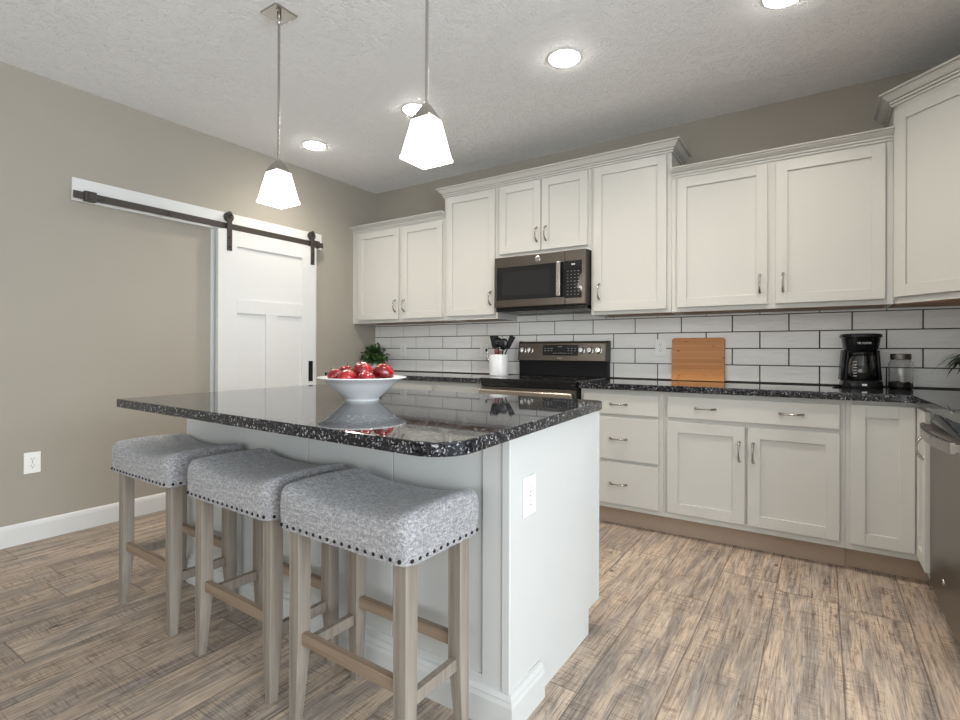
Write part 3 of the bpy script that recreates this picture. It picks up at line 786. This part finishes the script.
def spat(w, h, th=.0022):
    def f(bm, ln): prism(bm, round_poly([(-w/2*.6, 0), (w/2*.6, 0), (w/2, h), (-w/2, h)], [.008]*4, 4), -th, th, 0, Matrix.Translation((0, 0, ln*.68)) @ Matrix.Rotation(pi/2, 4, 'X'))
    return f
def spoonh(w, h):
    def f(bm, ln):
        t_ = nb(); lathe(t_, [(0, -1), (.5, -.86), (.87, -.5), (1, 0), (.87, .5), (.5, .86), (0, 1)], 20, (0, 0, 0), False)
        merge(bm, t_, Matrix.Translation((0, 0, ln*.68+h/2)) @ Matrix.Diagonal((w/2, .008, h/2, 1)))
    return f
def whisk(bm, ln):
    for k in range(5):
        a = k*pi/5
        tube(bm, [(cos(a)*.024*sin(u), sin(a)*.024*sin(u), ln*.66+.045-.045*cos(u)*1.0) for u in [i*pi/5*1.0 for i in range(0, 6)]], .0014, 5)
utensil('spatula', 'wide black slotted spatula standing left of centre in the crock', -.015, .02, -.040, .03, .325, spat(.075, .105), M['blackmatte'])
utensil('ladle', 'black ladle standing at the middle of the crock', .0, .0, -.005, .02, .338, spoonh(.075, .080), M['black'])
utensil('turner', 'black flat turner leaning to the right out of the crock', -.015, -.01, .108, -.01, .318, spat(.052, .115), M['blackmatte'])
utensil('serving_spoon', 'round black serving spoon standing right of centre in the crock', .01, -.02, .042, -.035, .300, spoonh(.075, .10), M['black'])
utensil('spoon', 'dark red silicone spoon at the front of the crock', -.01, -.03, -.026, -.055, .240, spoonh(.036, .05), M['pink'])
utensil('brush', 'thin black tool leaning far out on the left of the crock', -.045, -.01, -.125, -.03, .275, spat(.020, .03, .004), M['blackmatte'], M['chrome'])
utensil('wooden_spoon', 'pale wooden spoon handle at the front of the crock', .01, .035, .018, .050, .24, spoonh(.03, .04), M['woodspoon'], M['woodspoon'])

# ------------------------------------------------------------------ plants
def leafmesh(bm, p, d, up, ln, wd, curl=.3, n=4):
    d = d.normalized(); side = d.cross(up)
    if side.length < 1e-4: side = d.orthogonal()
    side.normalize(); nn = side.cross(d).normalized(); prev = None
    for i in range(n+1):
        u = i/n; w = wd*sin(pi*min(.97, .12+.88*u))**.8
        c = p + d*ln*u - nn*curl*ln*u*u
        a, b, m = bm.verts.new(c-side*w/2+nn*w*.15), bm.verts.new(c+side*w/2+nn*w*.15), bm.verts.new(c)
        if prev: bm.faces.new((prev[0], prev[2], m, a)); bm.faces.new((prev[2], prev[1], b, m))
        prev = (a, b, m)
PX, PY = .240, -.255
t = thing('potted_plant', 'small bushy green plant in a pale pot on the far left counter corner', 'plant', (PX, PY, ZT+.0002))
bm = nb(); lathe(bm, [(.034, 0), (.045, .07), (.049, .075), (.049, .085), (.044, .085), (.040, .060), (0, .058)], 28); obj('pot', bm, M['ceramic'], t, True, None, 40)
bm = nb()
rg = random.Random(3)
for i in range(400):
    th = rg.uniform(0, 2*pi); ph = math.acos(rg.uniform(-.75, 1)); rr_ = rg.uniform(.030, .118)
    dv = Vector((sin(ph)*cos(th), sin(ph)*sin(th), cos(ph)))
    p = Vector((0, 0, .150)) + Vector((dv.x*rr_*1.05, dv.y*rr_*1.0, dv.z*rr_*.82))
    leafmesh(bm, p, (dv+Vector((rg.uniform(-.6, .6), rg.uniform(-.6, .6), rg.uniform(-.5, .3)))), Vector((0, 0, 1)), rg.uniform(.036, .056), rg.uniform(.022, .032), .35)
obj('foliage', bm, M['leaf'], t)
bm = nb()
for i in range(26):
    th = rg.uniform(0, 2*pi); r1 = rg.uniform(.03, .09)
    tube(bm, [(0, 0, .055), (cos(th)*r1*.4, sin(th)*r1*.4, .11), (cos(th)*r1, sin(th)*r1, .16)], .0013, 5)
obj('stems', bm, M['leafdark'], t)
t = thing('spider_plant', 'dark narrow-leaved plant reaching in at the right edge above the counter', 'plant', (4.488, -.30, ZT+.0002))
bm = nb(); lathe(bm, [(.042, 0), (.058, .14), (.062, .145), (.062, .157), (.056, .157), (.052, .13), (0, .128)], 28); obj('pot', bm, M['blackmatte'], t, True, None, 40)
bm = nb()
for i in range(84):
    th = i*2.4+.3; ln = rg.uniform(.11, .185); el = rg.uniform(.5, 1.35); side = Vector((-sin(th), cos(th), 0)); prev = None
    wd_ = rg.uniform(.012, .018)
    for k in range(9):
        u = k/8; rad = ln*u*cos(el*.6)*1.05; z = .150+ln*(u*sin(el)*1.25-u*u*1.05)
        c = Vector((cos(th)*rad, sin(th)*rad, z)); w = wd_*(1-u)**.5*.5+.0006
        a, b = bm.verts.new(c-side*w), bm.verts.new(c+side*w)
        if prev: bm.faces.new((prev[0], prev[1], b, a))
        prev = (a, b)
obj('leaves', bm, M['leafdark'], t)

# ------------------------------------------------------------------ cutting board
bm = nb(); bw, bh = .343, .298
ta = math.atan2(.016, bh)
prism(bm, round_poly([(-bw/2, 0), (bw/2, 0), (bw/2, bh), (-bw/2, bh)], [.004, .004, .018, .018], 5), -.009, .009, .002, Matrix.Rotation(pi/2, 4, 'X'))
cb = obj('cutting_board', bm, M['bamboo'], None, False, (3.126, -.043, ZT+.002))
cb.rotation_euler = (-ta, 0, 0)
tag(cb, 'square bamboo cutting board leaning against the tiled wall', 'cutting board')

# ------------------------------------------------------------------ coffee maker
t = thing('coffee_maker', 'black drip coffee maker with glass carafe on the right counter', 'coffee maker', (4.030, -.165, ZT+.0002), radians(-25))
t.rotation_euler = (0, 0, radians(8)); t.scale = (.83, .83, 1.0)
def rr2(w, d, r=.03): return round_poly([(-w/2, -d/2), (w/2, -d/2), (w/2, d/2), (-w/2, d/2)], [r]*4, 6)
def loft(bm, secs):
    t_ = nb(); rings = [[t_.verts.new((x, y+cy, z)) for x, y in rr2(w, d, r)] for (w, d, r, z, cy) in secs]
    n = len(rings[0])
    for a, b in zip(rings, rings[1:]):
        for i in range(n): t_.faces.new((a[i], a[(i+1) % n], b[(i+1) % n], b[i]))
    t_.faces.new(rings[0][::-1]); t_.faces.new(rings[-1]); bmesh.ops.recalc_face_normals(t_, faces=t_.faces); merge(bm, t_)
bm = nb(); loft(bm, [(.232, .225, .07, 0, 0), (.236, .23, .07, .008, 0), (.226, .22, .07, .040, 0), (.205, .20, .07, .048, 0)]); obj('base', bm, M['black'], t, True, None, 40)
bm = nb(); loft(bm, [(.215, .07, .03, .046, .075), (.180, .07, .03, .216, .075)])
for sx in (-1, 1):
    t_ = nb(); box(t_, -.010, .010, -.05, .05, 0, .172, .004)
    for v in t_.verts: v.co.x += sx*(.108 - .085*(v.co.z)); v.co.y += .030; v.co.z += .044
    merge(bm, t_)
obj('column', bm, M['black'], t, True, None, 40)
bm = nb(); loft(bm, [(.176, .18, .06, .212, .005), (.190, .195, .07, .222, .005), (.214, .215, .08, .285, .005), (.232, .225, .08, .290, .005), (.234, .226, .08, .298, .005), (.222, .215, .08, .308, .005), (.15, .15, .06, .312, .005)]); obj('brew_basket', bm, M['black'], t, True, None, 40)
bm = nb(); lathe(bm, [(.066, .0), (.080, .006), (.084, .045), (.078, .105), (.066, .130), (.066, .142), (.0645, .142), (.0645, .129), (.0765, .104), (.0825, .045), (.0785, .008), (.065, .003), (0, .003)], 36, (0, -.020, .0485), False); 
cg = obj('carafe', bm, M['glass'], t, True)
bm = nb(); lathe(bm, [(.067, .140), (.070, .144), (.066, .156), (.03, .160), (0, .160)], 30, (0, -.020, .0485), True); obj('carafe_lid', bm, M['black'], cg, True, None, 40)
bm = nb(); tube(bm, [(.034, -.070, .190), (.044, -.104, .180), (.048, -.122, .138), (.046, -.120, .090), (.040, -.100, .07)], .013, 10, [.010, .014, .016, .014, .008]); obj('carafe_handle', bm, M['black'], cg, True)
bm = nb()
for k in range(6):
    a = radians(235); z = .070+k*.016; box(bm, -.010, .010, -.0006, .0006, z-.0012, z+.0012, 0, Matrix.Translation((.0845*cos(a), -.020+.0845*sin(a), 0)) @ Matrix.Rotation(a+pi/2, 4, 'Z'))
obj('carafe_marks', bm, M['mark'], cg)
def text_mesh(txt, size, depth=.0004):
    c = bpy.data.curves.new('txt', 'FONT'); c.body = txt; c.size = size; c.extrude = depth; c.align_x = 'CENTER'; c.align_y = 'CENTER'
    o = bpy.data.objects.new('txt', c); COL.objects.link(o); dg = bpy.context.evaluated_depsgraph_get(); dg.update()
    me = bpy.data.meshes.new_from_object(o.evaluated_get(dg)); b = nb(); b.from_mesh(me)
    bpy.data.objects.remove(o); bpy.data.curves.remove(c); bpy.data.meshes.remove(me); return b
b = text_mesh('MR. COFFEE', .0145, .0008); bmesh.ops.transform(b, matrix=Matrix.Translation((0, -.1065, .255)) @ Matrix.Rotation(radians(90+7), 4, 'X'), verts=b.verts); obj('lettering', b, M['mark'], t)
bm = nb(); box(bm, -.014, .014, -.1165, -.110, .016, .026, .001); obj('power_switch', bm, M['plate'], t)
bm = nb(); tube(bm, [(-.105, .03, .006), (-.128, -.01, .006), (-.150, -.02, .006), (-.160, .02, .006), (-.14, .075, .006), (-.10, .105, .006)], .0035, 8); obj('power_cord', bm, M['blackmatte'], t, True)

# ------------------------------------------------------------------ jar
t = thing('glass_jar', 'clear glass canister with metal lid and dark contents beside the coffee maker', 'jar', (4.212, -.140, ZT+.0002)); t.scale = (.84, .84, 1.05)
bm = nb(); lathe(bm, [(.052, 0), (.062, .003), (.066, .012), (.066, .125), (.062, .142), (.051, .153), (.051, .160), (.048, .160), (.048, .152), (.059, .140), (.063, .124), (.063, .013), (.058, .006), (0, .006)], 40, (0, 0, 0), False); obj('jar_body', bm, M['glass'], t, True)
bm = nb(); lathe(bm, [(.054, .158), (.056, .160), (.056, .184), (.053, .187), (0, .187)], 40, (0, 0, 0), True); obj('lid', bm, M['zinc'], t, True, None, 40)
bm = nb(); prc = [(0, .0065), (.057, .0065), (.0615, .014), (.0615, .028), (.045, .032), (.02, .026), (0, .024)]; lathe(bm, prc, 32, (0, 0, 0), False)
for v in bm.verts:
    if v.co.z > .022: v.co.z += .008*sin(v.co.x*90+v.co.y*60)
obj('contents', bm, M['coffee'], t, True)

# ------------------------------------------------------------------ stools
SW, SD = .524, .322
def stool_proto():
    t = thing('counter_stool', 'x', 'stool')
    zb, ztop = .588, .708
    bm = nb(); c = nb(); bmesh.ops.create_cube(c, size=1); bmesh.ops.subdivide_edges(c, edges=c.edges[:], cuts=15, use_grid_fill=True)
    hx, hy, hz, r = SW/2, SD/2, (ztop-zb)/2, .034
    for v in c.verts:
        p = Vector((v.co.x*SW, v.co.y*SD, v.co.z*2*hz))
        # keep cross sections dense towards the edges
        p.x = math.copysign(hx*(1-max(0, 1-abs(p.x)/hx)**1.4), p.x); p.y = math.copysign(hy*(1-max(0, 1-abs(p.y)/hy)**1.4), p.y); p.z = math.copysign(hz*(1-max(0, 1-abs(p.z)/hz)**1.4), p.z)
        q = Vector((max(-hx+r, min(hx-r, p.x)), max(-hy+r, min(hy-r, p.y)), min(hz-r, p.z)))
        d = p-q
        if d.length > 1e-6: p = q + d.normalized()*r if d.length > r*.0 and (abs(p.x) > hx-r or abs(p.y) > hy-r or p.z > hz-r) else p
        u = p.x/hx; wv = (p.z+hz)/(2*hz)
        p.z += wv*(.036*(abs(u)**2.6) - .012 - .006*(p.y/hy)**2)
        k = 1+.018*math.sin(pi*wv); p.x *= k; p.y *= k
        v.co = p+Vector((0, 0, (zb+ztop)/2))
    merge(bm, c); obj('seat', bm, M['fabric'], t, True)
    bxo('seat_rail', M['stoolwood'], t, -hx+.03, hx-.03, -hy+.03, hy-.03, .574, .592)
    bm = nb(); c = nb(); bmesh.ops.create_grid(c, x_segments=10, y_segments=6, size=.5)
    for v in c.verts:
        x, y = v.co.x, v.co.y; v.co = Vector((x*(SW-.04), y*(SD-.03), .5855-.010*(1-(2*x)**2)*(1-(2*y)**4)))
    r_ = bmesh.ops.solidify(c, geom=c.faces[:], thickness=-.003) if hasattr(bmesh.ops, 'solidify') else None
    merge(bm, c); obj('dust_cover', bm, M['dustcover'], t)
    # nailheads
    nm = nb(); lathe(nm, [(0, .0042), (.0028, .0036), (.0048, .0018), (.0056, 0), (.0050, -.0025)], 12, (0, 0, 0), True)
    me = bpy.data.meshes.new('nailhead'); nm.to_mesh(me); nm.free(); me.materials.append(M['nail'])
    for p in me.polygons: p.use_smooth = True
    def nail(x, y, rot_):
        o = bpy.data.objects.new('nailhead', me); COL.objects.link(o); o.parent = t; o.location = (x, y, .6005); o.rotation_euler = rot_
    nx, ny = 17, 11
    for i in range(nx):
        x = -hx+.022+(SW-.044)*i/(nx-1)
        nail(x, -hy-.0008, (pi/2, 0, 0)); nail(x, hy+.0008, (-pi/2, 0, 0))
    for i in range(ny):
        y = -hy+.022+(SD-.044)*i/(ny-1)
        nail(hx+.0008, y, (0, pi/2, 0)); nail(-hx-.0008, y, (0, -pi/2, 0))
    # legs: square, tapering on inner faces below the stretchers
    lx, ly, s = hx-.046, hy-.048, .0225
    for sx in (-1, 1):
        for sy in (-1, 1):
            bm = nb(); secs = [(0, .0145), (.23, .0225), (.59, .0225)]; rings = []
            for z, q in secs:
                ox, oy = sx*(s-q), sy*(s-q)
                rings.append([bm.verts.new((a*q+ox, b*q+oy, z)) for a, b in ((-1, -1), (1, -1), (1, 1), (-1, 1))])
            for a, b in zip(rings, rings[1:]):
                for i in range(4): bm.faces.new((a[i], a[(i+1) % 4], b[(i+1) % 4], b[i]))
            bm.faces.new(rings[0][::-1]); bm.faces.new(rings[-1])
            bmesh.ops.bevel(bm, geom=bm.edges[:], offset=.0015, segments=1, affect='EDGES')
            lg = obj('leg', bm, M['stoolwood'], t, loc=(sx*lx, sy*ly, 0))
    for sy in (-1, 1):
        bxo('long_stretcher', M['stoolrail'], t, -lx+s, lx-s, sy*ly-.011, sy*ly+.011, .248+.010*sy, .283+.010*sy, .0015)
    for sx in (-1, 1):
        bxo('side_stretcher', M['stoolwood'], t, sx*lx-.011, sx*lx+.011, -ly+s, ly-s, .200, .235, .0015)
    return t
st = stool_proto()
lbl = ['grey linen counter stool furthest from the camera, at the left end of the island',
       'middle grey linen counter stool of the three along the island',
       'grey linen counter stool nearest the camera, by the right island corner']
for i, (x, y, rz) in enumerate([(1.497, -2.700, -.02), (2.163, -2.716, -.03), (2.745, -2.738, -.02)]):
    o = st if i == 0 else copy_tree(st)
    o.location = (x, y, 0); o.rotation_euler = (0, 0, rz); tag(o, lbl[i], 'stool', 'grey upholstered stools at the island')

# ------------------------------------------------------------------ pendants
def pendant(x, y, label):
    t = thing('pendant_light', label, 'pendant light', (x, y, H), 0, 'pendant lights over the island')
    bm = nb(); box(bm, -.060, .060, -.060, .060, -.009, -.0005, .002); ca = obj('canopy', bm, M['nickel'], t)
    for sx in (-1, 1):
        bm = nb(); lathe(bm, [(.006, 0), (.006, -.003), (0, -.005)], 12, (sx*.030, -.030*sx, -.009)); obj('screw', bm, M['chrome'], ca)
    bm = nb(); tube(bm, [(0, 0, -.009), (0, 0, -.775)], .0058, 12); lathe(bm, [(.010, -.009), (.010, -.045), (.006, -.052)], 16); obj('rod', bm, M['nickel'], t, True, None, 40)
    s = nb()
    q = lambda h, z: [s.verts.new((a*h, b*h, z)) for a, b in ((-1, -1), (1, -1), (1, 1), (-1, 1))]
    rg_ = [q(.010, -.705), q(.040, -.758), q(.040, -.764)]
    for a, b in zip(rg_, rg_[1:]):
        for i in range(4): s.faces.new((a[i], a[(i+1) % 4], b[(i+1) % 4], b[i]))
    s.faces.new(rg_[0]); s.faces.new(rg_[-1][::-1]); bmesh.ops.recalc_face_normals(s, faces=s.faces)
    hd = obj('shade_holder', s, M['nickel'], t)
    s = nb(); rg_ = [q(.002, -.7645), q(.040, -.7645), q(.066, -.895), q(.070, -.902), q(.070, -.912), q(.066, -.912), q(.037, -.770), q(.002, -.770)]
    for a, b in zip(rg_, rg_[1:]):
        for i in range(4): s.faces.new((a[i], a[(i+1) % 4], b[(i+1) % 4], b[i]))
    bmesh.ops.recalc_face_normals(s, faces=s.faces)
    sh = obj('glass_shade', s, M['shade'], t)
    for o_ in (hd, sh): o_.rotation_euler = (0, 0, radians(PROT))
    bm = nb(); lathe(bm, [(0, -.765), (.012, -.768), (.014, -.79), (.022, -.82), (.026, -.84), (.018, -.862), (0, -.868)], 20); b_ = obj('bulb', bm, M['shade'], t, True)
    l = bpy.data.lights.new('pendant_bulb', 'POINT'); l.energy = PEND_W; l.color = (1, .90, .78); l.shadow_soft_size = .04
    lo = bpy.data.objects.new('pendant_bulb', l); COL.objects.link(lo); lo.parent = t; lo.location = (0, 0, -.93)
PROT, PEND_W = 1, 5
pendant(1.672, -2.325, 'square frosted glass pendant light further away, left over the island')
pendant(2.625, -2.372, 'square frosted glass pendant light nearer the camera, right over the island')

# ------------------------------------------------------------------ recessed downlights
DOWN_W = 42
dls = [(.514, -1.19, 'recessed ceiling light furthest left, near the left wall'),
       (1.575, -1.215, 'recessed ceiling light right behind the nearer pendant shade'),
       (2.660, -1.232, 'large bright recessed ceiling light above the island end'),
       (3.702, -1.153, 'recessed ceiling light cut off by the top edge of the photo')]
for x, y, lb in dls:
    t = thing('recessed_light', lb, 'ceiling light', (x, y, H), 0, 'recessed ceiling lights')
    bm = nb(); lathe(bm, [(.078, -.0002), (.094, -.0002), (.095, -.004), (.088, -.008), (.078, -.006), (.076, -.0002)], 40, (0, 0, 0), False); obj('trim_ring', bm, M['white'], t, True, None, 40)
    bm = nb(); lathe(bm, [(.0755, -.0003), (.0755, -.010), (.072, -.016), (.05, -.021), (0, -.023)], 36, (0, 0, 0), True); obj('lens', bm, M['lens'], t)
    l = bpy.data.lights.new('downlight', 'SPOT'); l.energy = DOWN_W; l.color = (1, .90, .77); l.spot_size = radians(150); l.spot_blend = .9; l.shadow_soft_size = .07
    lo = bpy.data.objects.new('downlight', l); COL.objects.link(lo); lo.parent = t; lo.location = (0, 0, -.035)
